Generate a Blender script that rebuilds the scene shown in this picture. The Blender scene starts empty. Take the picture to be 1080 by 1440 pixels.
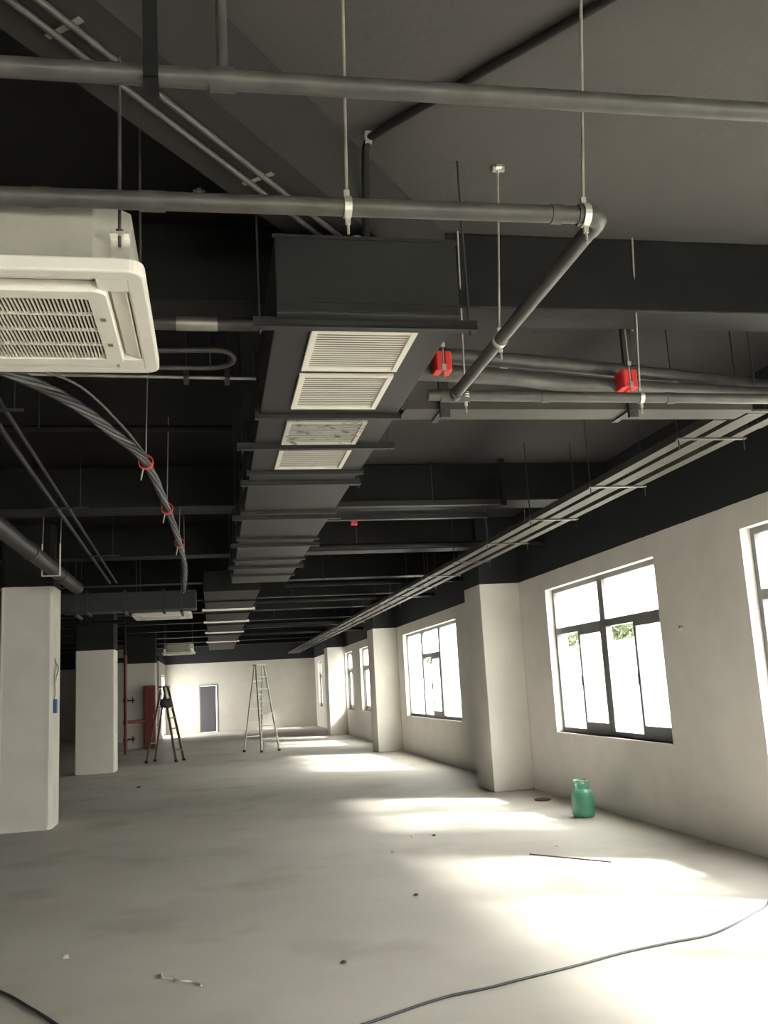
import bpy, bmesh, math, random
from mathutils import Vector, Matrix
random.seed(4)
PI = math.pi
scene = bpy.context.scene
COL = scene.collection
# ------------------------------------------------------------------ camera
cam_d = bpy.data.cameras.new('camera'); cam = bpy.data.objects.new('camera', cam_d); COL.objects.link(cam)
scene.camera = cam
yaw, pit, roll = .19024, .18547, -.05562
F = Vector((math.sin(yaw)*math.cos(pit), math.cos(yaw)*math.cos(pit), math.sin(pit)))
R0 = Vector((math.cos(yaw), -math.sin(yaw), 0)); U0 = R0.cross(F)
RR = math.cos(roll)*R0 + math.sin(roll)*U0; UU = -math.sin(roll)*R0 + math.cos(roll)*U0
cam.matrix_world = Matrix(((RR.x, UU.x, -F.x, 0), (RR.y, UU.y, -F.y, 0), (RR.z, UU.z, -F.z, 1.65), (0, 0, 0, 1)))
cam_d.sensor_fit = 'HORIZONTAL'; cam_d.sensor_width = 36; cam_d.lens = 36*1297/1080
cam_d.clip_start = .05; cam_d.clip_end = 300
# ------------------------------------------------------------------ sky, sun, exposure
world = bpy.data.worlds.new('hazy_sky'); scene.world = world; world.use_nodes = True
bg = world.node_tree.nodes['Background']
bg.inputs[0].default_value = (1.0, .975, .94, 1); bg.inputs[1].default_value = 7.0
sun_d = bpy.data.lights.new('sun', 'SUN'); sun = bpy.data.objects.new('sun', sun_d); COL.objects.link(sun)
sun_d.energy = 16; sun_d.angle = math.radians(9); sun_d.color = (1, .96, .9)
sun.rotation_euler = Vector((-1, .6, -1.0)).to_track_quat('-Z', 'Y').to_euler()
sun.location = (30, -18, 30)
vs = scene.view_settings
vs.view_transform = 'Standard'; vs.look = 'None'; vs.gamma = 1; vs.use_curve_mapping = False
vs.exposure = 1.12
scene.cycles.diffuse_bounces = 7; scene.cycles.max_bounces = 14; scene.cycles.transparent_max_bounces = 12

# ------------------------------------------------------------------ materials
MATS = {}
def mat(name, col, rough=.6, metal=0., var=.12, scale=4., bump=0., bscale=60., spec=.5, col2=None, stain=None):
    m = bpy.data.materials.new(name); m.use_nodes = True; nt = m.node_tree; N = nt.nodes; L = nt.links
    b = N['Principled BSDF']; b.inputs['Roughness'].default_value = rough; b.inputs['Metallic'].default_value = metal
    b.inputs['Specular IOR Level'].default_value = spec
    tc = N.new('ShaderNodeTexCoord'); no = N.new('ShaderNodeTexNoise'); no.inputs['Scale'].default_value = scale
    no.inputs['Detail'].default_value = 6; no.inputs['Roughness'].default_value = .6
    L.new(tc.outputs['Object'], no.inputs['Vector'])
    r = N.new('ShaderNodeValToRGB'); L.new(no.outputs['Fac'], r.inputs[0])
    c2 = col2 or tuple(min(1, c*(1+var)) for c in col); c1 = tuple(c*(1-var) for c in col)
    r.color_ramp.elements[0].position = .32; r.color_ramp.elements[1].position = .68
    r.color_ramp.elements[0].color = (*c1, 1); r.color_ramp.elements[1].color = (*c2, 1)
    out = r.outputs[0]
    if stain:                                   # (scale, threshold, colour): patches with a shape of their own
        n2 = N.new('ShaderNodeTexNoise'); n2.inputs['Scale'].default_value = stain[0]; n2.inputs['Detail'].default_value = 8
        L.new(tc.outputs['Object'], n2.inputs['Vector'])
        r2 = N.new('ShaderNodeValToRGB'); L.new(n2.outputs['Fac'], r2.inputs[0])
        r2.color_ramp.elements[0].position = stain[1]; r2.color_ramp.elements[1].position = stain[1]+stain[3]
        mx = N.new('ShaderNodeMix'); mx.data_type = 'RGBA'
        L.new(r2.outputs[0], mx.inputs['Factor']); L.new(out, mx.inputs['A']); mx.inputs['B'].default_value = (*stain[2], 1)
        out = mx.outputs['Result']
    L.new(out, b.inputs['Base Color'])
    if bump:
        n3 = N.new('ShaderNodeTexNoise'); n3.inputs['Scale'].default_value = bscale; n3.inputs['Detail'].default_value = 5
        L.new(tc.outputs['Object'], n3.inputs['Vector'])
        bp = N.new('ShaderNodeBump'); bp.inputs['Strength'].default_value = bump; bp.inputs['Distance'].default_value = .01
        L.new(n3.outputs['Fac'], bp.inputs['Height']); L.new(bp.outputs[0], b.inputs['Normal'])
    MATS[name] = m
    return m
def two_coat(name, line, low, high):
    """plaster below a paint line, black spray paint above it"""
    m = mat(name, low, .85, var=.05, scale=2.2, bump=.15, bscale=35, spec=.25)
    nt = m.node_tree; N = nt.nodes; L = nt.links; b = N['Principled BSDF']
    src = b.inputs['Base Color'].links[0].from_socket
    g = N.new('ShaderNodeNewGeometry'); s = N.new('ShaderNodeSeparateXYZ'); L.new(g.outputs['Position'], s.inputs[0])
    no = N.new('ShaderNodeTexNoise'); no.inputs['Scale'].default_value = 9; L.new(g.outputs['Position'], no.inputs['Vector'])
    ma = N.new('ShaderNodeMath'); ma.operation = 'MULTIPLY_ADD'; L.new(no.outputs['Fac'], ma.inputs[0]); ma.inputs[1].default_value = .008; L.new(s.outputs['Z'], ma.inputs[2])
    gt = N.new('ShaderNodeMath'); gt.operation = 'GREATER_THAN'; L.new(ma.outputs[0], gt.inputs[0]); gt.inputs[1].default_value = line+.004
    mx = N.new('ShaderNodeMix'); mx.data_type = 'RGBA'; L.new(gt.outputs[0], mx.inputs['Factor']); L.new(src, mx.inputs['A']); mx.inputs['B'].default_value = (*high, 1)
    L.new(mx.outputs['Result'], b.inputs['Base Color'])
    return m
BLK = (.011, .011, .0107)
PLASTER = (.725, .695, .65)
M_wall = two_coat('wall_plaster', 3.10, PLASTER, (.022, .024, .026))
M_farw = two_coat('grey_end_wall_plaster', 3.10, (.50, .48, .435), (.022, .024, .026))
M_col1 = two_coat('column_plaster', 3.27, PLASTER, (.02, .02, .02))
M_col2 = two_coat('column_plaster_low_line', 2.84, PLASTER, (.02, .02, .02))
M_slab = mat('slab_paint_window_lit', (.052, .0485, .045), .8, var=.15, scale=.7, bump=.3, bscale=25)  # lighter slab tone: window light put into the paint colour
M_slabm = mat('black_paint_mid_tone', (.028, .0265, .025), .8, spec=.25, var=.15, scale=.7, bump=.3, bscale=25)  # mid slab tone: light falloff painted in; also colours the diagonal beam
M_slabd = mat('slab_paint_shaded', (.010, .010, .0097), .8, spec=.12, var=.2, scale=.8, bump=.3, bscale=25)  # darker slab tone: shade away from the windows put into the colour
M_black = mat('black_spray_paint', BLK, .55, spec=.18, var=.2, scale=5, bump=.1, bscale=60)
M_duct = mat('black_duct_paint', (.023, .023, .0225), .5, spec=.3, var=.12, scale=2, bump=.04)
M_pipe = mat('grey_black_pipe_paint', (.065, .061, .057), .45, var=.25, scale=9, bump=.08, bscale=50)
M_tray = mat('dusty_tray_metal', (.065, .061, .055), .6, .0, spec=.2, var=.12, scale=3)
M_floor = mat('concrete', (.55, .515, .48), .62, var=.10, scale=.55, bump=.12, bscale=14, spec=.35,
              stain=(.9, .54, (.42, .39, .345), .18))
M_white = mat('white_plastic', (.80, .77, .71), .4, var=.03, scale=3)
M_wlouv = mat('white_louvre_plastic', (.74, .70, .63), .45, var=.05, scale=3)
M_galv = mat('galvanised_steel', (.42, .40, .36), .42, .7, var=.18, scale=9)
M_body = mat('pale_sheet_metal', (.38, .365, .32), .5, .15, var=.12, scale=3.5)
M_filter = mat('dark_filter_mesh', (.045, .036, .05), .8, var=.1, scale=30)
M_grille = mat('white_grille_paint', (.78, .74, .66), .5, var=.05, scale=6)
M_grille_sp = mat('oversprayed_grille_paint', (.50, .48, .43), .55, var=.12, scale=9, stain=(14, .56, (.09, .088, .085), .10))
M_grille_lt = mat('dusty_grille_paint', (.68, .65, .58), .55, var=.08, scale=9, stain=(16, .66, (.16, .155, .15), .08))
M_gback = mat('shadowed_plenum_lining', (.16, .15, .135), .8, var=.1, scale=8)
M_chrome = mat('bright_zinc', (.80, .78, .72), .3, .75, var=.08, scale=20)
M_rod = mat('rod_steel', (.45, .42, .37), .45, .4, var=.15, scale=30)
M_brod = mat('black_rod', (.035, .034, .033), .6, var=.15, scale=30)
M_red = mat('red_plastic', (.72, .035, .04), .45, var=.1, scale=12)
M_redpipe = mat('red_fire_paint', (.17, .022, .02), .45, var=.12, scale=6)
M_cable = mat('dark_cable_sheath', (.035, .036, .05), .5, var=.15, scale=30)
M_frame = mat('grey_window_frame', (.19, .195, .20), .45, .2, var=.08, scale=12)
M_alu = mat('aluminium', (.78, .77, .74), .45, .15, var=.08, scale=15)
M_dalu = mat('brown_worn_aluminium', (.17, .13, .11), .5, .4, var=.2, scale=15)
M_rubber = mat('black_rubber', (.02, .02, .02), .7)
M_door = mat('dark_grey_door_paint', (.085, .083, .095), .5, var=.06, scale=4)
M_green = mat('green_cylinder_paint', (.11, .36, .245), .38, var=.08, scale=10)
M_brown = mat('brown_plastic', (.10, .065, .05), .6, var=.2, scale=20)
M_blue = mat('blue_plastic', (.03, .10, .28), .45, var=.1, scale=15)
M_paper = mat('off_white_scrap', (.74, .71, .64), .8, var=.05, scale=30)
M_ground = mat('pale_yard_concrete', (.52, .50, .46), .9, var=.1, scale=1)
M_yard = mat('white_yard_wall_paint', (.30, .30, .32), .85, var=.05, scale=1)
M_leaf = mat('leaf_green', (.05, .07, .022), .6, var=.4, scale=3)
M_bark = mat('bark', (.10, .075, .05), .9, var=.2, scale=8)
M_bag = mat('charcoal_bag_fabric', (.045, .042, .042), .8, var=.2, scale=20)
# frosted film glass: part clear, part scattering
def glass(name, clear, tint):
    m = bpy.data.materials.new(name); m.use_nodes = True; nt = m.node_tree; N = nt.nodes; L = nt.links
    N.remove(N['Principled BSDF']); o = N['Material Output']
    t = N.new('ShaderNodeBsdfTransparent'); t.inputs[0].default_value = (*tint, 1)
    s = N.new('ShaderNodeBsdfTranslucent'); g = N.new('ShaderNodeBsdfGlossy'); g.inputs['Roughness'].default_value = .12
    tc = N.new('ShaderNodeTexCoord'); no = N.new('ShaderNodeTexNoise'); no.inputs['Scale'].default_value = 1.7; L.new(tc.outputs['Object'], no.inputs['Vector'])
    r = N.new('ShaderNodeValToRGB'); L.new(no.outputs['Fac'], r.inputs[0])
    r.color_ramp.elements[0].color = (.86, .90, .82, 1); r.color_ramp.elements[1].color = (.93, .93, .90, 1)
    L.new(r.outputs[0], s.inputs[0])
    a = N.new('ShaderNodeMixShader'); a.inputs[0].default_value = clear; L.new(s.outputs[0], a.inputs[1]); L.new(t.outputs[0], a.inputs[2])
    b = N.new('ShaderNodeMixShader'); b.inputs[0].default_value = .05; L.new(a.outputs[0], b.inputs[1]); L.new(g.outputs[0], b.inputs[2])
    L.new(b.outputs[0], o.inputs[0]); return m
M_glass = glass('dusty_film_glass', .70, (.95, .97, .94))
m = bpy.data.materials.new('glowing_door_glass_added'); m.use_nodes = True
m.node_tree.nodes['Principled BSDF'].inputs['Base Color'].default_value = (.8, .8, .78, 1)
m.node_tree.nodes['Principled BSDF'].inputs['Emission Color'].default_value = (1, .97, .9, 1)
m.node_tree.nodes['Principled BSDF'].inputs['Emission Strength'].default_value = 8.0  # pane emission stands in for daylight and brightens the far wall
M_doorglow = m

# ------------------------------------------------------------------ mesh helpers
class MB:
    def __init__(s): s.v = []; s.f = []; s.sm = []
    def add(s, vs, fs, smooth=False):
        o = len(s.v); s.v += [tuple(p) for p in vs]
        for q in fs: s.f.append(tuple(i+o for i in q)); s.sm.append(smooth)
        return s
    def box(s, x0, x1, y0, y1, z0, z1):
        v = [(x, y, z) for z in (z0, z1) for y in (y0, y1) for x in (x0, x1)]
        return s.add(v, [(0,2,3,1),(4,5,7,6),(0,1,5,4),(2,6,7,3),(0,4,6,2),(1,3,7,5)])
    def bar(s, a, b, w, h, up=(0,0,1)):
        a = Vector(a); b = Vector(b); d = (b-a).normalized(); u = Vector(up)
        if abs(d.dot(u)) > .99: u = Vector((0,1,0))
        r = d.cross(u).normalized(); u = r.cross(d)
        v = [p + r*sx*w/2 + u*sz*h/2 for p in (a, b) for sx, sz in ((-1,-1),(1,-1),(1,1),(-1,1))]
        return s.add(v, [(0,1,2,3),(7,6,5,4),(0,4,5,1),(1,5,6,2),(2,6,7,3),(3,7,4,0)])
    def tube(s, pts, r, n=10, cap=True):
        P = [Vector(p) for p in pts]; rings = []; prev = None
        for i, p in enumerate(P):
            t = (P[min(i+1, len(P)-1)] - P[max(i-1, 0)]).normalized()
            if prev is None:
                u = Vector((0,0,1)) if abs(t.z) < .9 else Vector((0,1,0))
                u = (u - t*u.dot(t)).normalized()
            else: u = (prev - t*prev.dot(t)).normalized()
            prev = u; w = t.cross(u); rr = r[i] if isinstance(r, (list, tuple)) else r
            rings.append([p + (u*math.cos(a) + w*math.sin(a))*rr for a in (2*PI*k/n for k in range(n))])
        v = [q for ring in rings for q in ring]; f = []
        for i in range(len(P)-1):
            for k in range(n):
                f.append((i*n+k, i*n+(k+1) % n, (i+1)*n+(k+1) % n, (i+1)*n+k))
        s.add(v, f, True)
        if cap:
            s.add(rings[0], [tuple(range(n-1, -1, -1))]); s.add(rings[-1], [tuple(range(n))])
        return s
    def lathe(s, prof, n=24, c=(0,0,0)):
        v = []; f = []
        for r, z in prof:
            for k in range(n): v.append((c[0]+r*math.cos(2*PI*k/n), c[1]+r*math.sin(2*PI*k/n), c[2]+z))
        for i in range(len(prof)-1):
            for k in range(n): f.append((i*n+k, i*n+(k+1) % n, (i+1)*n+(k+1) % n, (i+1)*n+k))
        s.add(v, f, True)
        s.add(v[:n], [tuple(range(n-1, -1, -1))]); s.add(v[-n:], [tuple(range(n))])
        return s
    def prism(s, poly, z0, z1):
        n = len(poly); v = [(x, y, z0) for x, y in poly] + [(x, y, z1) for x, y in poly]
        f = [tuple(range(n-1, -1, -1)), tuple(range(n, 2*n))] + [(k, (k+1) % n, n+(k+1) % n, n+k) for k in range(n)]
        return s.add(v, f)
    def ring(s, outer, inner, z0, z1):
        n = len(outer); v = [(x, y, z) for z in (z0, z1) for lp in (outer, inner) for x, y in lp]; f = []
        for k in range(n):
            j = (k+1) % n
            f += [(k, n+k, n+j, j), (2*n+k, 2*n+j, 3*n+j, 3*n+k), (k, j, 2*n+j, 2*n+k), (n+k, 3*n+k, 3*n+j, n+j)]
        return s.add(v, f)
    def mesh(s, name, m):
        me = bpy.data.meshes.new(name); me.from_pydata(s.v, [], s.f); me.update()
        bm = bmesh.new(); bm.from_mesh(me); bmesh.ops.recalc_face_normals(bm, faces=bm.faces); bm.to_mesh(me); bm.free()
        for p, q in zip(me.polygons, s.sm): p.use_smooth = q
        me.materials.append(m); return me
    def build(s, name, m, parent=None, bevel=0, loc=None):
        o = bpy.data.objects.new(name, s.mesh(name, m)); COL.objects.link(o)
        if parent: o.parent = parent
        if loc: o.location = loc
        if bevel:
            b = o.modifiers.new('bevel', 'BEVEL'); b.width = bevel; b.segments = 2; b.limit_method = 'ANGLE'
        return o
def tag(o, label, cat, group=None, kind=None):
    o['label'] = label; o['category'] = cat
    if group: o['group'] = group
    if kind: o['kind'] = kind
    return o
def thing(name, label, cat, loc=(0,0,0), group=None, kind=None, rz=0):
    o = bpy.data.objects.new(name, None); COL.objects.link(o); o.empty_display_size = .1
    o.location = loc; o.rotation_euler.z = rz
    return tag(o, label, cat, group, kind)
def stuff(o): o['kind'] = 'stuff'; return o
def rrect(w, h, r, n=5, cx=0, cy=0):
    out = []
    for (sx, sy, a0) in ((1,1,0), (-1,1,PI/2), (-1,-1,PI), (1,-1,1.5*PI)):
        for k in range(n+1):
            a = a0 + PI/2*k/n
            out.append((cx+sx*(w/2-r)+r*math.cos(a), cy+sy*(h/2-r)+r*math.sin(a)))
    return out
def smooth_path(pts, sub=6):
    P = [Vector(p) for p in pts]; out = []
    for i in range(len(P)-1):
        p0, p1, p2, p3 = P[max(i-1,0)], P[i], P[i+1], P[min(i+2, len(P)-1)]
        for k in range(sub):
            t = k/sub
            out.append(.5*((2*p1)+(p2-p0)*t+(2*p0-5*p1+4*p2-p3)*t*t+(3*p1-p0-3*p2+p3)*t**3))
    out.append(P[-1]); return out
def copy_tree(o, parent=None):
    c = o.copy(); COL.objects.link(c); c.parent = parent
    for ch in list(o.children): copy_tree(ch, c)
    return c

# ------------------------------------------------------------------ the room
XR, XL, YF, YN, ZC = 4.70, -10.5, 43.6, -6.0, 4.15
WT = .28
tag(MB().box(XL-.3, XR+.3, YN-.3, YF+.3, -.25, 0).build('floor', M_floor), 'bare pale concrete floor with grey stains', 'floor', kind='structure')
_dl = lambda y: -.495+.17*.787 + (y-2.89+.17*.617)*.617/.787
dark = [(XL-.3, YN-.3), (_dl(YN-.3), YN-.3), (_dl(4.8), 4.8), (.73, 4.8), (.73, YF+.3), (XL-.3, YF+.3)]  # slab split in three so its colour carries the window light falloff
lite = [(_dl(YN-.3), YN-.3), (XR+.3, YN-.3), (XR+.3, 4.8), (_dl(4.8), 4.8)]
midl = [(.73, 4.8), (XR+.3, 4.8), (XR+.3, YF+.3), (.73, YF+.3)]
tag(MB().prism(midl, ZC, ZC+.25).build('ceiling', M_slabm), 'black sprayed concrete slab over the cable tray, half shade in its colour', 'ceiling', kind='structure')
tag(MB().prism(lite, ZC, ZC+.25).build('ceiling', M_slab), 'black sprayed concrete slab on the window side, window light in its colour', 'ceiling', kind='structure')
tag(MB().prism(dark, ZC, ZC+.25).build('ceiling', M_slabd), 'black sprayed concrete slab on the column side, shade in its colour', 'ceiling', kind='structure')
SILL, HEAD = .885, 2.86
WIN = [(-4.6, 1.5), (2.3, 7.50), (9.20, 12.56), (17.64, 22.84), (26.6, 29.92), (31.62, 33.40), (41.0, 42.35)]
w = MB(); edges = [YN-.3] + [e for p in WIN for e in p] + [YF+.3]
for i in range(0, len(edges), 2): w.box(XR, XR+WT, edges[i], edges[i+1], 0, ZC)
for a, b in WIN: w.box(XR, XR+WT, a, b, 0, SILL); w.box(XR, XR+WT, a, b, HEAD, ZC)
tag(w.build('wall_right', M_wall), 'off-white plastered window wall with black painted top band', 'wall', kind='structure')
w = MB().box(XL-WT, XL, YN-.3, YF+.3, 0, ZC)
tag(w.build('wall_left', M_wall), 'off-white plastered wall beyond the row of columns', 'wall', kind='structure')
# far wall with the doorway for the grey door (x -0.60 .. 0.20)
D0, D1, DH = -.62, .20, 2.12
w = MB().box(XL-.3, D0, YF, YF+.25, 0, ZC).box(D1, XR+.3, YF, YF+.25, 0, ZC).box(D0, D1, YF, YF+.25, DH, ZC)
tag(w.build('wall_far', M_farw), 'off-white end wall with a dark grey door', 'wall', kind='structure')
NWIN = [(-3.2, -.2), (.9, 4.1)]  # unseen windows added behind the camera to brighten the foreground
w = MB(); edges = [XL-.3] + [e for p in NWIN for e in p] + [XR+.3]
for i in range(0, len(edges), 2): w.box(edges[i], edges[i+1], YN-.25, YN, 0, ZC)
for a, b in NWIN: w.box(a, b, YN-.25, YN, 0, SILL); w.box(a, b, YN-.25, YN, HEAD, ZC)
tag(w.build('wall_near', M_wall), 'off-white end wall behind the camera', 'wall', kind='structure')
# unseen lobby added behind the columns; its glowing door lights the far wall
PX = -2.12
w = MB().box(PX-.12, PX, 38.4, 40.6, 0, 3.3).box(PX-.12, PX, 42.9, YF, 0, 3.3).box(PX-.12, PX, 40.6, 42.9, 2.6, 3.3)
w.box(-4.5, PX-.12, 38.4, 38.52, 0, 3.3).box(-4.5, -4.38, 38.52, YF, 0, 3.3)
tag(w.build('wall_lobby_added', M_wall), 'white side wall of an added, unseen lobby at the end wall', 'wall', kind='structure')
d = tag(thing('door_glow_added', 'x', 'x', (PX-.06, 41.75, 0), kind='structure'), 'added frosted glass door whose panes glow onto the end wall', 'door', kind='structure')
for y0, y1 in ((-1.15, -.02), (.02, 1.15)):
    MB().box(-.03, .03, y0, y0+.07, 0, 2.58).box(-.03, .03, y1-.07, y1, 0, 2.58).box(-.03, .03, y0+.07, y1-.07, 0, .09).box(-.03, .03, y0+.07, y1-.07, 2.5, 2.58).build('door_frame', M_alu, d)
    MB().box(-.012, .012, y0+.07, y1-.07, .09, 2.5).build('pane', M_doorglow, d)  # glowing pane of the added door
# grey door in the far wall
d = thing('door_1', 'dark grey steel door standing ajar in the end wall', 'door', (D0, YF, 0), kind='structure')
MB().box(0, .05, -.03, .12, 0, DH).box(.77, .82, -.03, .12, 0, DH).box(.05, .77, -.03, .12, DH-.05, DH).build('door_frame', M_frame, d)
lf = MB().box(0, .70, -.045, 0, .01, 2.06).build('door_leaf', M_door, d, loc=(.05, .02, 0)); lf.rotation_euler.z = math.radians(4)
MB().tube([(.60, -.045, 1.02), (.60, -.10, 1.02), (.49, -.10, 1.02)], .011, 8).build('handle', M_galv, lf)

# piers along the window wall
for y, l in ((13.70, 'square plastered pier beside the green gas cylinder'), (23.60, 'second plastered pier along the window wall past the gas cylinder'), (33.45, 'farthest plastered pier on the window wall with sun on its side')):
    o = MB().box(4.07, XR, y, y+.9, 0, ZC).build('pillar', M_wall, bevel=.012)
    tag(o, l, 'pillar', 'piers along the window wall', 'structure')
# free standing columns
def column(x0, x1, y0, y1, m, label, ch):
    p = [(x0+ch, y0), (x1-ch, y0), (x1, y0+ch), (x1, y1-ch), (x1-ch, y1), (x0+ch, y1), (x0, y1-ch), (x0, y0+ch)]
    o = MB().prism(p, 0, ZC).build('column', m); tag(o, label, 'column', 'row of free-standing columns', 'structure'); return o
c1 = column(-2.87, -2.17, 13.5, 14.2, M_col1, 'plastered column with chamfered corners and a small blue switch unit', .05)
for x in (-2.83, -2.215): MB().box(x-.012, x+.012, 13.490, 13.505, .05, 3.26).build('corner_bead', M_white, c1)
column(-3.18, -2.30, 23.0, 23.85, M_col2, 'plain plastered column beside the red fire pipes', .02)
column(-2.98, -1.93, 33.0, 33.9, M_col2, 'plastered column behind the red hydrant cabinet', .02)
column(-2.87, -2.17, 3.7, 4.4, M_col1, 'plastered column with chamfered corners beside the ceiling cassette', .05)

# beams under the slab
def beam(x0, x1, y0, y1, z0, label):
    return tag(MB().box(x0, x1, y0, y1, z0, ZC).build('ceiling_beam', M_black, bevel=.01), label, 'beam', 'black beams under the slab', 'structure')
beam(XL, XR, 4.68, 4.96, 3.70, 'black cross beam over the sloping wrapped pipes')
for y0, wd in ((10.15, .5), (13.8, .4), (17.3, .3), (20.5, .3), (23.6, .4), (27.0, .3), (30.2, .3), (33.6, .4), (37.0, .3), (40.3, .3)):
    beam(XL, XR, y0, y0+wd, 3.70, 'black cross beam spanning the deep part of the hall')
beam(XL, XR, -2.6, -2.2, 3.70, 'black cross beam behind the camera')
# diagonal beam: soffit between two parallel lines, running at about 38 degrees to the hall
dv = Vector((.617, .787, 0)); nv = Vector((.787, -.617, 0)); P0 = Vector((-.495, 2.89, 0))
Pa = P0 - dv*4.6; t = (4.68-P0.y)/dv.y; Pb = P0 + dv*t
Pc = Pb + nv*.34 + dv*((.617*.34)/dv.y); Pd = Pa + nv*.34
o = MB().prism([(p.x, p.y) for p in (Pa, Pb, Pc, Pd)], 3.75, ZC).build('ceiling_beam', M_slabm)
tag(o, 'black beam running diagonally with two conduits clipped below', 'beam', 'black beams under the slab', 'structure')

# ------------------------------------------------------------------ windows
XG = 4.84
def window(n, a, b, mull, opened, label, wide=False):
    """frame in the reveal; mull = y of mullions; sliding sashes below the transom"""
    t = thing('window_%d' % n, label, 'window', (XG, (a+b)/2, SILL), kind='structure')
    c = (a+b)/2; H = HEAD-SILL; A = a-c; B = b-c; fw = .06; D = .04
    MB().box(-D, D, A, A+fw, 0, H).box(-D, D, B-fw, B, 0, H).box(-D, D, A+fw, B-fw, 0, fw).box(-D, D, A+fw, B-fw, H-fw, H).build('window_frame', M_frame, t)
    MB().box(-.15, .10, A, B, -.012, .0).build('window_sill', M_white, t)
    ys = [A+fw] + [m-c for m in mull] + [B-fw]
    for m_ in mull: MB().box(-D, D, m_-c-.075, m_-c+.075, fw, H-fw).build('mullion', M_frame, t)
    for i in range(len(ys)-1):
        y0 = ys[i] + (.05 if i else 0); y1 = ys[i+1] - (.05 if i < len(ys)-2 else 0)
        if wide and i != 1:
            MB().box(-.004, .004, y0, y1, fw, H-fw).build('pane', M_glass, t); continue
        zt = 1.33
        MB().box(-D, D, y0, y1, zt, zt+.09).build('transom', M_frame, t)
        MB().box(-.004, .004, y0, y1, zt+.09, H-fw).build('pane', M_glass, t)
        hw = (y1-y0)/2
        # two sashes; where the bay is open both stand over the same half
        spots = [(y0, -.028), (y0+.02, .022)] if opened else [(y0, -.028), (y0+hw-.03, .022)]
        for s0, dx in spots:
            s1 = s0+hw+.03 if not opened else s0+hw
            sa = MB().box(dx-.015, dx+.015, s0, s0+.05, fw, zt).box(dx-.015, dx+.015, s1-.05, s1, fw, zt).box(dx-.015, dx+.015, s0+.05, s1-.05, fw, fw+.09).box(dx-.015, dx+.015, s0+.05, s1-.05, zt-.05, zt).build('sash', M_frame, t)
            MB().box(dx-.003, dx+.003, s0+.05, s1-.05, fw+.09, zt-.05).build('pane', M_glass, sa)
            MB().box(dx-.028, dx-.015, s1-.035, s1-.015, .62, .74).build('latch', M_rubber, sa)
    return t
window(1, *WIN[2], [10.90], True, 'grey framed sliding window above the green gas cylinder, half slid open')
window(2, *WIN[3], [19.50, 21.20], True, 'wide three-bay grey framed window between two piers', True)
window(3, *WIN[1], [4.0, 5.80], True, 'wide grey framed window next to the small wall socket')
window(4, *WIN[4], [28.3], False, 'grey framed window just past the second pier')
window(5, *WIN[5], [32.5], False, 'narrow grey framed window just before the farthest pier')
window(6, *WIN[6], [41.7], False, 'last grey framed window near the end wall')
window(7, *WIN[0], [-2.6, -.6], False, 'unseen grey framed window behind the camera, widened to light the foreground')  # out of view; made wider for more bounce light up front
for i, (a, b) in enumerate(NWIN):
    t = thing('window_%d' % (8+i), 'added grey framed window in the end wall, lighting the foreground from behind the camera', 'window', ((a+b)/2, YN-.14, SILL), group='added windows behind the camera', kind='structure')
    h = (b-a)/2; H = HEAD-SILL
    MB().box(-h, -h+.06, -.04, .04, 0, H).box(h-.06, h, -.04, .04, 0, H).box(-h+.06, h-.06, -.04, .04, 0, .06).box(-h+.06, h-.06, -.04, .04, H-.06, H).box(-.04, .04, -.04, .04, .06, H-.06).build('window_frame', M_frame, t)
    MB().box(-h+.06, -.04, -.004, .004, .06, H-.06).build('pane', M_glass, t); MB().box(.04, h-.06, -.004, .004, .06, H-.06).build('pane', M_glass, t)
# ------------------------------------------------------------------ outside
tag(MB().box(-60, 60, -50, 90, -.6, -.26).build('ground', M_ground), 'pale yard outside the windows', 'ground', kind='structure')
o = MB().box(12, 12.25, -30, 75, -.26, 2.50).box(11.95, 12.30, -30, 75, 2.50, 2.60).build('boundary_wall', M_yard)
tag(o, 'white boundary wall seen through the open windows', 'wall', kind='structure')
def foliage_mesh(seed):
    rd = random.Random(seed); m = MB(); blobs = [(rd.uniform(-1.1, 1.1), rd.uniform(-1.3, 1.3), rd.uniform(1.6, 4.2), rd.uniform(.6, 1.0)) for _ in range(11)]
    for bx, by, bz, br in blobs:
        for _ in range(130):
            q = Vector((rd.gauss(0,1), rd.gauss(0,1), rd.gauss(0,1))).normalized()*br*rd.uniform(.6, 1.05) + Vector((bx, by, bz))
            u = Vector((rd.gauss(0,1), rd.gauss(0,1), rd.gauss(0,1))).normalized(); v = u.orthogonal().normalized(); s = rd.uniform(.09, .17)
            m.add([q-u*s, q+v*s*.5, q+u*s, q-v*s*.5], [(0,1,2,3)])
    return m.mesh('foliage', M_leaf)
fm = [foliage_mesh(k) for k in range(2)]
tm = MB().tube([(0,0,0), (.05,.02,1.2), (0,.1,2.4)], [.13, .10, .06], 8).tube([(.02,.04,1.3), (.5,.4,2.6)], [.06,.03], 6).tube([(.02,.04,1.5), (-.5,-.4,2.8)], [.06,.03], 6).mesh('trunk', M_bark)
for k, y in enumerate((6, 10.5, 15.5, 19.5, 23.5, 27.5, 31, 35.5, 41, 47, 53, 59)):
    t = thing('yard_tree', 'leafy green tree rising behind the white boundary wall', 'tree', (14.3+.5*math.sin(k*2.1), y, -.26), group='trees behind the boundary wall', rz=k*1.3)
    for nm, me in (('foliage', fm[k % 2]), ('trunk', tm)):
        o = bpy.data.objects.new(nm, me); COL.objects.link(o); o.parent = t
        if nm == 'foliage': stuff(o)

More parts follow.
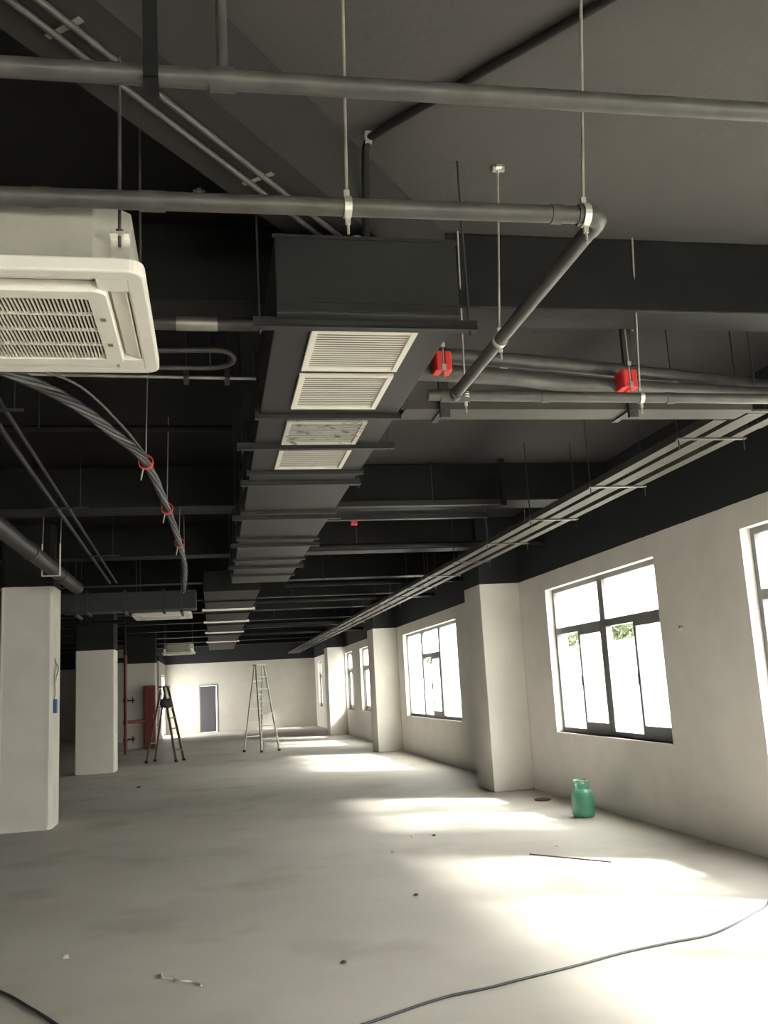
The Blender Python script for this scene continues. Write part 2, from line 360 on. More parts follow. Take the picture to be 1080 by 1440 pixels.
# ------------------------------------------------------------------ ceiling cassette air conditioners
def cassette():
    t = thing('ceiling_cassette', 'white ceiling cassette air conditioner hanging in front of the black pipes', 'air conditioner', (-.665, 3.275, 2.97))
    h = .425; ch = .11
    oc = [(-h+ch,-h), (h-ch,-h), (h,-h+ch), (h,h-ch), (h-ch,h), (-h+ch,h), (-h,h-ch), (-h,-h+ch)]
    MB().prism(oc, .05, .285).build('body', M_body, t, bevel=.004)
    # panel: rounded outer ring, corner pads and grille frame leave four outlet slots
    outer = rrect(.95, .95, .06, 6); inner = []
    for (sx, sy) in ((1,1), (-1,1), (-1,-1), (1,-1)): inner += [(sx*.415, sy*.415)]*7
    pn = MB().ring(outer, inner, .0, .05)
    for sx in (-1, 1):
        for sy in (-1, 1): MB().box(min(sx*.322, sx*.417), max(sx*.322, sx*.417), min(sy*.322, sy*.417), max(sy*.322, sy*.417), .001, .042).build('corner_pad', M_white, t)
    pn = pn.build('panel', M_white, t, bevel=.008)
    MB().box(-.415, .415, -.415, .415, .042, .05).build('recess_plate', M_wlouv, t)
    for k in range(4):
        f = MB().box(-.31, .31, -.030, .030, -.004, .004).build('louvre', M_wlouv, t, bevel=.003)
        a = k*PI/2; f.location = (.382*math.cos(a), .382*math.sin(a), .018); f.rotation_euler = (math.radians(24), 0, a+PI/2)
    g = MB().ring(rrect(.69, .69, .045, 5), rrect(.565, .565, .01, 5), -.012, .03).build('intake_grille', M_white, t, bevel=.003)
    MB().box(-.29, .29, -.29, .29, .016, .024).build('filter', M_filter, t)
    v = MB()
    for k in range(42): x = -.28+.56*(k+.5)/42; v.box(x-.0024, x+.0024, -.283, .283, -.007, .001)
    for k in range(1, 4): y = -.283+.566*k/4; v.box(-.283, .283, y-.005, y+.005, -.008, .002)
    stuff(v.build('vanes', M_wlouv, g))
    for y in (-.12, .12): MB().box(.305, .323, y-.014, y+.014, -.016, -.010).build('latch', M_galv, g)
    for sx in (-1, 1):
        for sy in (-1, 1):
            b = MB().box(sx*.40-.03, sx*.40+.03, sy*.43-.035, sy*.43+.035, .135, .143).box(sx*.40-.03, sx*.40+.03, sy*.42-.003, sy*.42+.003, .05, .143).build('bracket', M_chrome, t)
            MB().tube([(sx*.40, sy*.445, .10), (sx*.40, sy*.445, ZC-2.97)], .006, 6).tube([(sx*.40, sy*.445, .143), (sx*.40, sy*.445, .158)], .013, 6).build('hanger_rod', M_pipe, b)
    return t
ac = cassette()
for loc, l in (((-.80, 15.95, 2.97), 'white ceiling cassette air conditioner behind the ribbed side duct'), ((-.98, 28.6, 2.90), 'white ceiling cassette air conditioner farthest down the hall'),):
    c = copy_tree(ac); c.location = loc; c['label'] = l
for o in [ac]+[x for x in bpy.data.objects if x.get('category') == 'air conditioner' and x is not ac]: o['group'] = 'ceiling cassettes'

# ------------------------------------------------------------------ main duct
def duct(name, label, x0, x1, y0, y1, z0, z1, joints, hangers, hm=M_duct, cat='duct', M_duct=M_duct):
    cx = (x0+x1)/2; t = thing(name, label, cat, (cx, y0, z0)); hw = (x1-x0)/2; H = z1-z0; Ln = y1-y0
    MB().box(-hw, hw, 0, Ln, 0, H).build('duct_body', M_duct, t, bevel=.006)
    for j in joints:
        y = j-y0; e = .028
        MB().box(-hw-e, hw+e, y-.02, y+.02, -e, 0).box(-hw-e, hw+e, y-.02, y+.02, H, H+e).box(-hw-e, -hw, y-.02, y+.02, 0, H).box(hw, hw+e, y-.02, y+.02, 0, H).build('flange', M_duct, t)
    for j, ex in hangers:
        y = j-y0
        a = MB().box(-hw-ex, hw+ex, y-.025, y+.025, -.034, -.030+.004).box(-hw-ex, hw+ex, y-.025, y-.021, -.030, .012).build('hanger_angle', hm, t)
        for s in (-1, 1): MB().tube([(s*(hw+ex*.7), y+.004, -.06), (s*(hw+ex*.7), y+.004, ZC-z0)], .0055, 6).build('hanger_rod', M_brod, a)
    return t
du = duct('air_duct', 'black rectangular supply duct with four white ceiling grilles', .31, 1.155, 3.87, 14.2, 3.30, 3.67, (5.42, 6.90, 8.50, 10.0, 11.6, 13.2), ((3.965, .10), (6.12, .12), (7.25, .06), (8.75, .10), (10.45, .08), (12.3, .08)))
dl = (.7325, 3.87, 3.30)
MB().box(-.4225, .4225, -.006, 0, .052, .057).box(-.41, .41, -.012, 0, .008, .016).build('end_seam', M_duct, du)
MB().box(-.43, .43, -.010, .006, .360, .376).build('end_lip', M_duct, du)
def grille(y0, y1, m):
    xa, xb = .483-dl[0], .992-dl[0]; a = y0-dl[1]; b = y1-dl[1]; fw = .032
    g = MB().box(xa, xa+fw, a, b, -.018, 0).box(xb-fw, xb, a, b, -.018, 0).box(xa+fw, xb-fw, a, a+fw, -.018, 0).box(xa+fw, xb-fw, b-fw, b, -.018, 0).build('grille', m, du, bevel=.003)
    v = MB(); n = 16
    for k in range(n):
        y = a+fw+(b-a-2*fw)*(k+.5)/n
        v.bar((xa+fw, y, -.009), (xb-fw, y, -.009), .0240, .0022, up=(0, -.16, 1))
    stuff(v.build('louvres', m, g))
    MB().box(xa+fw, xb-fw, a+fw, b-fw, -.0015, -.0002).build('grille_back', M_gback, g)
grille(4.035, 4.585, M_grille); grille(4.655, 5.250, M_grille); grille(5.53, 6.06, M_grille_sp); grille(6.185, 6.765, M_grille_lt)
duct('air_duct', 'black duct run carrying on down the hall on bright hanger bars', -.12, .80, 15.4, 36.0, 3.32, 3.66, (17.0, 19.5, 22.8, 26.6), ((18.7, .06), (21.9, .06), (25.7, .06), (30.3, .06)), M_chrome, M_duct=M_black)
# side duct, ribbed
t = thing('branch_duct', 'ribbed black side duct running from the column to the main duct', 'duct', (-1.25, 14.5, 2.98))
MB().box(-.98, 1.02, 0, .5, 0, .28).build('duct_body', M_duct, t, bevel=.006)
for x in (-.6, -.05, .52): MB().box(x-.02, x+.02, -.03, .53, -.03, .31).build('flange', M_duct, t)
for x in (-.75, .8):
    b = MB().box(x-.02, x+.02, -.08, .58, -.07, -.03).build('hanger_angle', M_duct, t)
    for y in (-.06, .56): MB().tube([(x, y, -.09), (x, y, ZC-2.98)], .006, 6).build('hanger_rod', M_brod, b)

# ------------------------------------------------------------------ sprinkler pipes
def clamp(parent, x, y, z, r, top, axis='x', m=M_chrome, zrod=None):
    """ring strap round a pipe with a rod to the slab; top = rod's upper end"""
    n = 18; w_ = .012; v = []; f = []
    for k in range(n):
        a = 2*PI*k/n; ca, sa = math.cos(a), math.sin(a)
        for rr, s in ((r+.001, -w_), (r+.001, w_), (r+.006, w_), (r+.006, -w_)):
            v.append((x+s, y+rr*ca, z+rr*sa) if axis == 'x' else (x+rr*ca, y+s, z+rr*sa))
    for k in range(n):
        for q in range(4): f.append((k*4+q, k*4+(q+1) % 4, ((k+1) % n)*4+(q+1) % 4, ((k+1) % n)*4+q))
    mb = MB().add(v, f)
    mb.box(x-.009, x+.009, y-.006, y+.006, z+r+.002, z+r+.03).box(x-.008, x+.008, y-.006, y+.006, z-r-.03, z-r-.002)
    c = mb.build('pipe_clamp', m, parent)
    MB().tube([(x, y, z+r+.01), top], .0055, 6).tube([(x, y, z-r-.065), (x, y, z-r-.004)], .005, 6).build('hanger_rod', M_rod, c)
    return c
def coupling(parent, a, b, r, m=M_pipe): MB().tube([a, b], r, 14).build('coupling', m, parent)
t = thing('sprinkler_pipe', 'upper black steel pipe crossing the hall under the diagonal beam', 'pipe', (0, 0, 0))
MB().tube([(-3.2, 2.46, 3.40), (XR, 2.38, 3.40)], .030, 16).build('pipe_run', M_pipe, t)
coupling(t, (.025, 2.428, 3.40), (.10, 2.426, 3.40), .037)
MB().tube([(.062, 2.427, 3.42), (.062, 2.427, ZC)], .016, 12).build('riser', M_pipe, t)
MB().box(-.160, -.118, 2.388, 2.396, 3.37, ZC).box(-.160, -.118, 2.396, 2.47, 3.362, 3.370).build('strap_hanger', M_black, t)
MB().tube([(3.3, 2.40, 3.40), (3.3, 2.40, ZC)], .006, 6).build('hanger_rod', M_rod, t)
MB().tube([(-2.6, 2.45, 3.40), (-2.6, 2.45, ZC)], .006, 6).build('hanger_rod', M_rod, t)

t = thing('sprinkler_pipe', 'black steel pipe bending in an elbow and running beside the duct', 'pipe', (0, 0, 0))
el = [(1.29, 2.745, 3.2), (1.315, 2.748, 3.2), (1.335, 2.758, 3.2), (1.346, 2.776, 3.2), (1.35, 2.80, 3.2)]
MB().tube([(-3.2, 2.79, 3.2), (-.6, 2.776, 3.2), (1.29, 2.745, 3.2)], .030, 16).build('pipe_run', M_pipe, t)
MB().tube([(1.262, 2.7455, 3.2)]+el+[(1.35, 2.835, 3.2)], .0355, 16).build('elbow', M_pipe, t)
MB().tube([(1.35, 2.80, 3.2), (1.342, 4.76, 3.2)], .030, 16).build('pipe_run', M_pipe, t)
MB().tube([(1.19, 4.722, 3.2), (XR, 4.80, 3.2)], .030, 16).build('pipe_run', M_pipe, t)
MB().tube([(1.342, 4.66, 3.2), (1.342, 4.73, 3.2)], .037, 14).tube([(1.26, 4.725, 3.2), (1.43, 4.728, 3.2)], .037, 14).build('tee', M_pipe, t)
for x0, x1, y in ((1.165, 1.205, 2.747), (-.20, -.12, 2.772), (-.52, -.47, 2.776)): coupling(t, (x0, y, 3.2), (x1, y, 3.2), .0335)
coupling(t, (1.85, 4.738, 3.2), (1.90, 4.739, 3.2), .035); coupling(t, (2.62, 4.756, 3.2), (2.67, 4.757, 3.2), .035)
clamp(t, .465, 2.7585, 3.2, .030, (.492, 2.76, ZC)); clamp(t, 1.288, 2.745, 3.2, .0355, (1.375, 2.76, ZC))
clamp(t, 1.346, 3.90, 3.2, .030, (1.443, 4.0, ZC), 'y')
MB().box(1.415, 1.475, 3.99, 4.01, ZC-.022, ZC).box(1.43, 1.458, 3.975, 4.03, ZC-.012, ZC).build('slab_anchor', M_chrome, t)
clamp(t, 1.405, 4.727, 3.2, .030, (1.41, 4.66, ZC)); clamp(t, 2.46, 4.751, 3.2, .030, (2.47, 4.66, ZC))
clamp(t, 3.7, 4.776, 3.2, .030, (3.7, 4.66, ZC)); clamp(t, -2.4, 2.786, 3.2, .030, (-2.4, 2.79, ZC))

# conduits
q = lambda n_, s, z: tuple((P0 + nv*n_ + dv*s) + Vector((0, 0, z)))
t = thing('conduit_pair', 'two thin parallel conduits clipped under the diagonal beam', 'conduit')
for n_ in (.134, .208):
    e = [q(n_, 1.72, 3.737), (.66+n_*.2, 4.18, 3.734), (.70, 4.25, 3.72), (.72, 4.30, 3.69)]
    MB().tube([q(n_, -4.4, 3.737)] + e[:1], .0125, 8).build('conduit', M_pipe, t)
for s in (-1.2, -.1, .95): MB().box(-.075, .075, -.012, .012, 0, .006).build('clip', M_galv, t, loc=q(.17, s, 3.745)).rotation_euler.z = math.atan2(nv.y, nv.x)
t = thing('flexible_conduit', 'short curled flexible conduit on top of the duct end', 'conduit')
MB().tube(smooth_path([(.545, 4.02, 3.725), (.60, 4.04, 3.70), (.66, 4.04, 3.698), (.70, 4.02, 3.70), (.71, 3.99, 3.72)]), .018, 8).build('hose', M_black, t)
MB().tube([(.71, 3.99, 3.715), (.712, 3.985, 3.74)], .022, 8).build('gland', M_chrome, t)
t = thing('slab_conduit', 'black conduit crossing the slab and dropping to the duct end', 'conduit')
MB().tube([(2.70, 1.31, 4.127), (.80, 3.716, 4.127), (.755, 3.775, 4.12), (.742, 3.80, 4.09), (.74, 3.81, 4.05), (.742, 3.93, 3.67)], .02, 10).build('pipe_run', M_black, t)
MB().box(.735, .765, 3.76, 3.79, 4.095, 4.15).build('clip', M_chrome, t)

# wrapped refrigerant pipes sloping across beyond the beam
t = thing('wrapped_pipes', 'two black foam-wrapped pipes running askew below the cross beam', 'pipe')
pa = [(1.19, 5.02, 3.55), (2.2, 5.18, 3.55), (3.82, 5.56, 3.55), (XR, 5.76, 3.55)]; pb = [(1.19, 4.99, 3.43), (1.82, 5.08, 3.43), (2.25, 5.19, 3.43), (3.73, 5.36, 3.42), (XR, 5.44, 3.42)]
MB().tube(smooth_path(pa), .046, 12).build('wrapped_pipe', M_pipe, t)
MB().tube(smooth_path(pb), .050, 12).build('wrapped_pipe', M_pipe, t)
for x, y, z in ((1.75, 5.12, 3.55), (3.0, 5.37, 3.55)): MB().tube([(x, y, z), (x+.05, y+.01, z)], .049, 12).build('tape_band', M_galv, t)
for x, y in ((3.6, 5.45), (4.4, 5.6)):
    MB().box(x-.02, x+.02, y-.12, y+.14, 3.39, 3.405).tube([(x, y-.1, 3.39), (x, y-.1, ZC)], .006, 6).build('hanger', M_brod, t)
for (x, y, z), l in (((1.335, 4.935, 3.455), 'red pipe block with strap beside the duct corner'), ((2.575, 5.14, 3.43), 'red pipe block with strap on the wrapped pipes away from the duct')):
    b = thing('pipe_block', l, 'pipe clamp', (x, y, z), 'red pipe blocks')
    for s in (-1, 1):
        MB().prism([(s*.008, -.066), (s*.040, -.066), (s*.052, -.05), (s*.052, .05), (s*.040, .066), (s*.008, .066)], -.055, .062).build('half_block', M_red, b, bevel=.006)
    MB().box(-.008, .008, -.060, .060, -.048, .055).build('core', M_redpipe, b)
    MB().box(-.012, .012, -.070, -.066, -.055, -.02).build('bolt', M_chrome, b)
    zt = 3.70 if y < 4.96 else ZC
    MB().tube([(0, -.058, -.10), (0, -.058, (3.70 if y < 5.02 else ZC)-z)], .005, 6).box(-.012, .012, -.070, -.046, .085, .11).build('hanger_rod', M_rod, b)
# long cable tray of three troughs
t = thing('cable_tray', 'three-trough grey cable tray along the window wall turning toward the duct', 'cable tray', (3.63, 5.55, 3.30))
YE = 37.0
for x0, x1, ys in ((-.24, -.14, 0), (-.075, .055, -.16), (.14, .23, .20)):
    MB().box(x0, x1, ys, YE, 0, .008).box(x0, x0+.004, ys, YE, .008, .06).box(x1-.004, x1, ys, YE, .008, .06).build('trough', M_tray, t)
MB().box(-2.44, -.10, -.25, -.03, 0, .008).box(-2.44, -.30, -.034, -.03, .008, .06).box(-2.44, -.10, -.25, -.246, .008, .06).build('cross_trough', M_tray, t)
MB().box(-.10, .24, -.22, -.17, 0, .012).box(.14, .24, -.17, .2, .0, .010).build('corner_plate', M_tray, t)
for k in range(20):
    y = .45 + k*1.62
    if y > YE: break
    b = MB().box(-.28, .27, y-.02, y+.02, -.012, -.001).build('cross_bar', M_pipe, t)
    for x in (-.265, .255): MB().tube([(x, y, -.09), (x, y, ZC-3.3)], .005, 6).build('hanger_rod', M_brod, b)
for x in (-2.2, -.96): MB().box(x-.02, x+.02, -.29, .01, -.012, -.001).box(x-.03, x+.03, -.285, -.255, -.06, ZC-3.3).build('bracket', M_brod, t)
# black hanger post and trunking pair near the second beam
t = thing('cross_trunking', 'pair of slim black trunkings hung below the second cross beam', 'trunking', (2.3, 10.0, 3.62))
MB().box(-1.1, 1.05, -.04, .04, 0, .06).build('trunking_body', M_duct, t)
MB().box(-1.1, 1.05, .66, .74, -.02, .04).build('trunking_body', M_duct, t)
MB().box(.99, 1.05, -.075, -.04, -.02, ZC-3.62).build('hanger_post', M_black, t)
for x in (-.9, .2): MB().tube([(x, 0, .06), (x, 0, ZC-3.62)], .006, 6).tube([(x, .70, .04), (x, .70, ZC-3.62)], .006, 6).build('hanger_rod', M_brod, t)
b = thing('pipe_block', 'tiny red pipe block hanging far off past the white grilles', 'pipe clamp', (1.72, 10.9, 3.62), 'red pipe blocks')
MB().box(-.04, .04, -.03, .03, -.04, .04).build('half_block', M_red, b, bevel=.006); MB().tube([(0, 0, .03), (0, 0, ZC-3.62)], .005, 6).build('hanger_rod', M_brod, b)

# services over the left bay
t = thing('side_conduit', 'slim grey conduit crossing between the cassette and the duct', 'conduit')
MB().tube([(-3.0, 5.20, 3.5), (.29, 5.33, 3.5)], .011, 8).build('pipe_run', M_galv, t)
for x in (-2.2, -.12, .12): MB().box(x-.015, x+.015, 5.25+x*.04, 5.40+x*.04, 3.48, 3.54).tube([(x, 5.34+x*.04, 3.52), (x, 5.34+x*.04, ZC)], .005, 6).build('clip', M_brod, t)
t = thing('insulated_pipe', 'patchy grey insulated pipe stub meeting the duct side', 'pipe')
MB().tube([(-1.6, 4.62, 3.55), (.295, 4.62, 3.55)], .035, 12).build('pipe_run', M_pipe, t)
MB().tube([(-.15, 4.62, 3.55), (.06, 4.62, 3.55)], .038, 12).build('tape_band', M_galv, t)
MB().tube([(-1.3, 4.62, 3.55), (-1.3, 4.62, ZC)], .006, 6).build('hanger_rod', M_brod, t)
t = thing('hose_loop', 'looped grey drain hose between the cassette and the duct', 'hose')
MB().tube(smooth_path([(-.9, 5.02, 3.46), (-.2, 5.04, 3.46), (.06, 5.04, 3.465), (.15, 4.97, 3.48), (.10, 4.88, 3.50), (-.10, 4.87, 3.50), (-.35, 4.88, 3.50), (-.9, 4.88, 3.50)]), .014, 8).build('hose', M_pipe, t)
for x in (-.75, 0.02): MB().tube([(x, 5.03, 3.45), (x, 5.03, ZC)], .005, 6).build('hanger_rod', M_brod, t)
t = thing('cable_bundle', 'sagging dark cable bundle tied with red straps', 'cable')
bp_ = [(-1.25, 4.35, 3.32), (-.956, 4.72, 3.3), (-.747, 5.17, 3.3), (-.583, 5.82, 3.3), (-.438, 6.57, 3.3), (-.37, 8.26, 3.3), (-.33, 10.2, 3.3), (-.325, 11.9, 3.26), (-.36, 13.0, 3.22), (-.40, 13.5, 3.12)]
for k in range(5):
    a = 2*PI*k/5; sp = smooth_path(bp_, 10)
    MB().tube([p + Vector((.019*math.cos(a+i*.35), 0, .019*math.sin(a+i*.35))) for i, p in enumerate(sp)], .0145, 7).build('cable', M_pipe if k % 2 else M_duct if k == 0 else M_cable, t)
MB().tube(smooth_path([(-1.20, 4.45, 3.36), (-.90, 4.80, 3.37), (-.70, 5.17, 3.39), (-.54, 5.82, 3.36), (-.425, 6.57, 3.335)], 8), .009, 6).build('loose_cable', M_pipe, t)
for (x, y), m_ in (((-.438, 6.57), M_red), ((-.37, 8.26), M_red), ((-.33, 10.2), M_red)):
    n = 16; v = []; f = []
    for k in range(n):
        a = 2*PI*k/n
        for rr, s in ((.046, -.02), (.046, .02), (.054, .02), (.054, -.02)): v.append((x+rr*math.cos(a), y+s, 3.3+rr*math.sin(a)))
    for k in range(n):
        for z in range(4): f.append((k*4+z, k*4+(z+1) % 4, ((k+1) % n)*4+(z+1) % 4, ((k+1) % n)*4+z))
    b = MB().add(v, f).build('strap', m_, t)
    MB().tube([(x, y, 3.35), (x+.02, y+.02, ZC)], .005, 6).tube([(x-.02, y, 3.25), (x-.035, y, 3.17)], .006, 6).build('hanger_rod', M_rod, b)
MB().tube([(-.325, 11.9, 3.3), (-.325, 11.9, ZC)], .005, 6).build('hanger_rod', M_rod, t)
o = MB().box(-.05, .05, -.02, .02, -.03, .03).tube([(0, 0, .02), (0, 0, ZC-3.3)], .004, 6).build('pipe_block', M_red, loc=(-1.03, 4.52, 3.43)); tag(o, 'red pipe block half hidden beneath the cassette', 'pipe clamp', 'red pipe blocks')
t = thing('long_conduits', 'two long dark conduits running the length of the hall beside the columns', 'conduit')
for dx in (0, .11):
    MB().tube([(-1.30-dx, 4.98, 3.6), (-1.57-dx, 16.1, 3.6)], .022 if dx else .017, 8).build('conduit', M_duct, t)
for y in (6.2, 9.5, 12.8): MB().box(-1.6, -1.2, y-.02, y+.02, 3.565, 3.578).tube([(-1.22-.02*y*.3, y, 3.575), (-1.22-.02*y*.3, y, ZC)], .006, 6).build('hanger', M_brod, t)
t = thing('round_duct', 'thick round black pipe with joint rings above the nearest column', 'duct')
MB().tube([(-1.84, 6.2, 3.22), (-1.84, 13.45, 3.22)], .085, 18).build('pipe_run', M_duct, t)
for y in (8.1, 10.0, 11.9): MB().tube([(-1.84, y-.05, 3.22), (-1.84, y+.05, 3.22)], .095, 18).build('joint_ring', M_duct, t)
MB().box(-1.745, -1.735, 11.25, 11.30, 3.12, 3.50).box(-1.94, -1.735, 11.25, 11.30, 3.118, 3.126).box(-1.945, -1.937, 11.25, 11.30, 3.12, 3.50).build('strap_hanger', M_white, t)
for x in (-1.74, -1.94): MB().tube([(x, 11.275, 3.45), (x+.02, 11.275, ZC)], .006, 6).build('hanger_rod', M_rod, t)
MB().tube([(-1.84, 7.2, 3.3), (-1.84, 7.2, ZC)], .007, 6).build('hanger_rod', M_brod, t)
# far clutter pipes under the slab
for k, (y, z, r, x0, x1) in enumerate(((7.6, 3.86, .03, -6, .2), (12.4, 3.55, .04, -6, 4.7), (16.4, 3.5, .045, 1.3, 4.7), (19.2, 3.5, .05, .9, 4.7), (22.4, 3.45, .05, -6, -2.0), (25.2, 3.45, .06, .9, 4.7), (29.0, 3.45, .06, -6, 4.7))):
    if k in (6,): x0, x1 = .9, 4.7
    if k == 1: x0, x1 = 1.3, 4.7
    o = thing('cross_pipe', 'black painted pipe crossing under the slab deep in the hall', 'pipe', group='pipes crossing deep in the hall')
    MB().tube([(x0, y, z), (x1, y+.05, z)], r, 10).build('pipe_run', M_black, o)
    for s in (.2, .75):
        x = x0+(x1-x0)*s; MB().tube([(x, y, z), (x, y, ZC)], .008, 6).build('hanger_rod', M_brod, o)
# slab fixings
for x, y, l in ((-.02, 4.35, 'bright anchor stub on the beam near the cassette'), (3.05, 5.9, 'bright anchor stub on the slab above the cable tray')):
    z = ZC
    o = MB().box(-.03, .03, -.012, .012, -.03, 0).box(-.012, .012, -.03, .03, -.02, 0).tube([(0, 0, -.07), (0, 0, 0)], .006, 6).build('slab_anchor', M_chrome, loc=(x, y, z)); tag(o, l, 'anchor')

# ------------------------------------------------------------------ ladders
def ladder(label, loc, rz, H, wb, wt, depth, ns, m, nback, name='step_ladder'):
    t = thing(name, label, 'ladder', loc, rz=rz)
    tops = {}
    for s in (-1, 1):
        a = Vector((s*wb/2, -depth/2, .03)); b = Vector((s*wt/2, -.03, H))
        MB().bar(a, b, .028, .062, up=(0, 1, 0)).build('rail', m, t)
        a2 = Vector((s*wb/2, depth/2, .03)); b2 = Vector((s*wt/2, .05, H-.06))
        MB().bar(a2, b2, .024, .045, up=(0, 1, 0)).build('rear_leg', m, t)
        for p in (a, a2): MB().box(p.x-.022, p.x+.022, p.y-.04, p.y+.04, 0, .06).build('rubber_foot', M_rubber, t)
    for k in range(ns):
        f = (k+1)/(ns+1); y = -depth/2+f*(depth/2-.03); w_ = wb/2+(wt-wb)/2*f
        MB().box(-w_, w_, y-.045, y+.045, .03+f*(H-.03)-.012, .03+f*(H-.03)+.012).build('step', m, t)
    for k in range(nback):
        f = (k+1)/(nback+1); y = depth/2+f*(.05-depth/2); w_ = wb/2+(wt-wb)/2*f
        MB().bar((-w_, y, .03+f*(H-.09)), (w_, y, .03+f*(H-.09)), .02, .03).build('brace', m, t)
    MB().box(-wt/2-.03, wt/2+.03, -.09, .10, H-.02, H+.02).build('top_cap', m, t, bevel=.006)
    return t
ladder('tall silver aluminium step ladder standing open in the middle of the floor', (1.32, 27.15, 0), math.radians(32), 2.42, .60, .28, .86, 6, M_alu, 5)
ladder('worn brown step ladder with a dark bag hung on it', (-1.26, 25.5, 0), math.radians(66), 1.93, .46, .24, .84, 6, M_dalu, 3)
t = thing('tool_bag', 'dark tool bag hanging by straps from the worn step ladder', 'bag', (-1.22, 25.30, 1.38))
MB().lathe([(.02, 0), (.13, .02), (.16, .10), (.15, .20), (.11, .24)], 14).build('bag_body', M_bag, t)
for s in (-1, 1): MB().tube(smooth_path([(s*.12, 0, .2), (s*.10, .03, .38), (s*.02, .10, .575)]), .012, 6).build('strap', M_bag, t)

# ------------------------------------------------------------------ fire-fighting gear
t = thing('fire_pipe', 'red fire riser with a side branch and valves past the second column', 'pipe', (-2.66, 30.0, 0))
MB().tube([(0, 0, 0), (0, 0, 3.0)], .055, 14).build('riser', M_redpipe, t)
MB().tube([(0, 0, .97), (.52, .4, .97)], .05, 12).build('branch', M_redpipe, t)
for z in (.42, .97, 1.62): MB().tube([(0, 0, z-.06), (0, 0, z+.06)], .075, 14).build('coupling', M_redpipe, t)
for z in (.45, 1.62):
    v_ = MB().tube([(0, 0, z), (.28, -.03, z)], .03, 8).build('valve', M_redpipe, t)
    MB().tube([(.22, -.03, z-.10), (.22, -.03, z+.10)], .02, 8).build('hand_wheel', M_redpipe, v_)
MB().tube([(-.02, 0, 3.0), (-.02, 0, ZC)], .045, 12).build('riser', M_black, t)
t = thing('hydrant_cabinet', 'tall red hydrant cabinet against the third column', 'cabinet', (-2.12, 32.82, 0))
MB().box(-.19, .19, -.14, .14, 0, 2.08).build('cabinet_body', M_redpipe, t, bevel=.01)
dd = MB().box(-.165, .165, -.165, -.14, .06, 2.0).build('cabinet_door', M_redpipe, t, bevel=.006)
MB().box(.12, .14, -.185, -.165, 1.0, 1.12).build('handle', M_galv, dd)

# ------------------------------------------------------------------ small things
t = thing('control_box', 'small blue switch unit on the chamfered column under loose grey wires', 'box', (-2.17, 13.62, 1.52))
MB().box(0, .05, -.05, .05, 0, .19).build('box_body', M_blue, t, bevel=.005)
MB().tube(smooth_path([(.012, 0, .19), (.02, .01, .30), (.015, -.02, .5), (.03, .0, .62), (.012, .01, .75)]), .010, 6).tube(smooth_path([(.012, .02, .70), (.06, .0, .62), (.03, .03, .5), (.012, .02, .36)]), .010, 6).build('loose_wire', M_galv, t)
t = thing('wall_box', 'small open back box set in the window wall', 'socket', (XR, 8.754, 2.07))
MB().box(-.006, 0, -.045, .045, -.045, .045).build('back_box', M_white, t)
for y in (-.025, .025): MB().tube([(-.012, y, 0), (-.004, y, 0)], .014, 10).build('knockout', M_galv, t)
# refrigerant cylinder
t = thing('gas_cylinder', 'green refrigerant gas cylinder with a collar handle by the wall', 'gas cylinder', (4.27, 10.76, 0), rz=.4)
MB().lathe([(.10, 0), (.118, .008), (.128, .03), (.132, .07), (.132, .24), (.126, .275), (.105, .305), (.07, .325), (.04, .335), (.03, .338)], 32).build('cylinder_body', M_green, t)
MB().lathe([(.133, .0), (.1345, .004), (.133, .008)], 32, (0, 0, .235)).build('weld_seam', M_green, t)
c = MB()
for a0 in (.2, .2+PI):
    for k in range(9):
        a = a0 + k*.25; b = a0 + (k+1)*.25
        c.bar((.075*math.cos(a), .075*math.sin(a), .345), (.075*math.cos(b), .075*math.sin(b), .345), .005, .06)
        c.bar((.086*math.cos(a), .086*math.sin(a), .415), (.086*math.cos(b), .086*math.sin(b), .415), .016, .014)
    for k in (0, 4.5, 9):
        a = a0+k*.25; c.bar((.075*math.cos(a), .075*math.sin(a), .36), (.086*math.cos(a), .086*math.sin(a), .418), .018, .006)
c.build('collar_handle', M_green, t)
MB().tube([(0, 0, .33), (0, 0, .39)], .014, 10).tube([(0, 0, .372), (.05, 0, .372)], .010, 8).build('valve', M_galv, t)
o = MB().lathe([(.10, 0), (.115, .006), (.112, .018), (.09, .026), (.03, .028)], 20).build('pot_lid', M_brown, loc=(4.37, 12.45, 0)); tag(o, 'flat brown lid lying on the floor by the pier', 'lid')
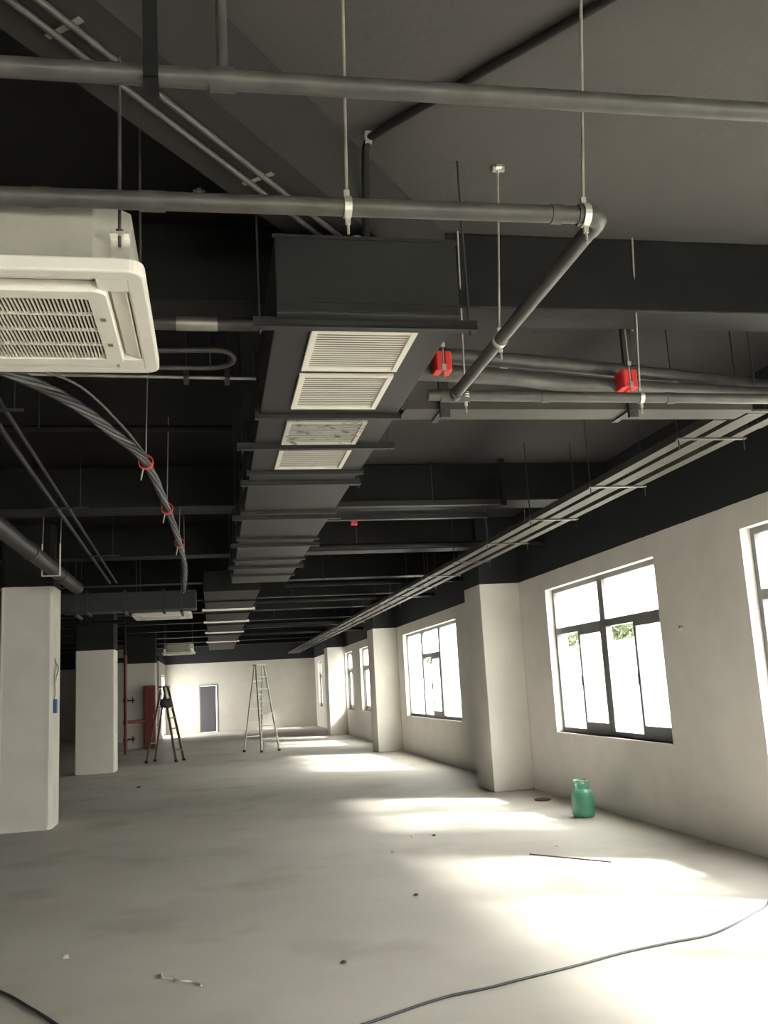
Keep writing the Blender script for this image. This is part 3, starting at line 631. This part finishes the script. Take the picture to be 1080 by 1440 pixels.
o = MB().tube(smooth_path([(-.3, 4.35, .008), (.25, 4.70, .008), (.733, 4.93, .008), (1.152, 5.152, .008), (1.42, 5.22, .008), (1.62, 5.29, .008), (2.018, 5.42, .008), (2.36, 5.55, .008), (2.706, 5.64, .008), (3.0, 5.70, .008), (3.261, 5.852, .008), (3.55, 6.07, .008), (3.769, 6.248, .008), (4.1, 6.7, .008), (4.45, 7.3, .008)], 5), .0075, 8).build('power_cable', M_cable); tag(o, 'long dark cable snaking across the sunny floor', 'cable')
o = MB().tube(smooth_path([(-2.3, 7.2, .008), (-1.7, 6.72, .008), (-1.266, 6.177, .008), (-1.041, 5.814, .008), (-.859, 5.498, .008), (-.55, 4.9, .008), (-.3, 4.2, .008)], 5), .0085, 8).build('power_cable', M_cable); tag(o, 'short length of dark cable near the bare floor corner', 'cable')
o = MB().add([(-.02, -.012, 0), (.022, -.016, .0), (.018, .014, .0), (-.016, .016, .0), (-.012, -.006, .018), (.014, -.008, .024), (.010, .008, .014), (-.01, .01, .02)], [(0,3,2,1),(4,5,6,7),(0,1,5,4),(1,2,6,5),(2,3,7,6),(3,0,4,7)]).build('foil_scrap', M_chrome, loc=(-.987, 6.81, .0)); tag(o, 'shiny crumpled foil scrap on the floor', 'scrap')
o = MB().tube(smooth_path([(-.34, 6.19, .006), (-.33, 6.10, .008), (-.26, 6.05, .006), (-.21, 5.97, .010), (-.15, 5.95, .006), (-.10, 5.86, .006)]), .006, 6).build('string_scrap', M_paper); tag(o, 'crooked pale strip of tape lying on the floor', 'scrap')
o = MB().bar((2.915, 8.804, .006), (3.435, 8.114, .006), .012, .010).build('wood_strip', M_brown); tag(o, 'thin brown strip lying on the sunny floor', 'strip')
o = MB().lathe([(.03, 0), (.05, .01), (.03, .03), (.01, .035)], 7).build('rubble_lump', M_brown, loc=(-1.419, 18.656, 0)); tag(o, 'dark lump of rubble beyond the columns', 'rubble')
for k, (x, y) in enumerate(((2.12, 10.4), (2.35, 10.35), (1.75, 9.6), (1.55, 7.6), (3.3, 9.1), (.75, 6.0))):
    o = MB().lathe([(.012, 0), (.022, .005), (.014, .014), (.004, .017)], 6).build('debris_chip', M_brown if k % 2 else M_paper, loc=(x, y, 0)); tag(o, 'tiny chip of building debris on the floor', 'debris', 'debris chips on the floor')
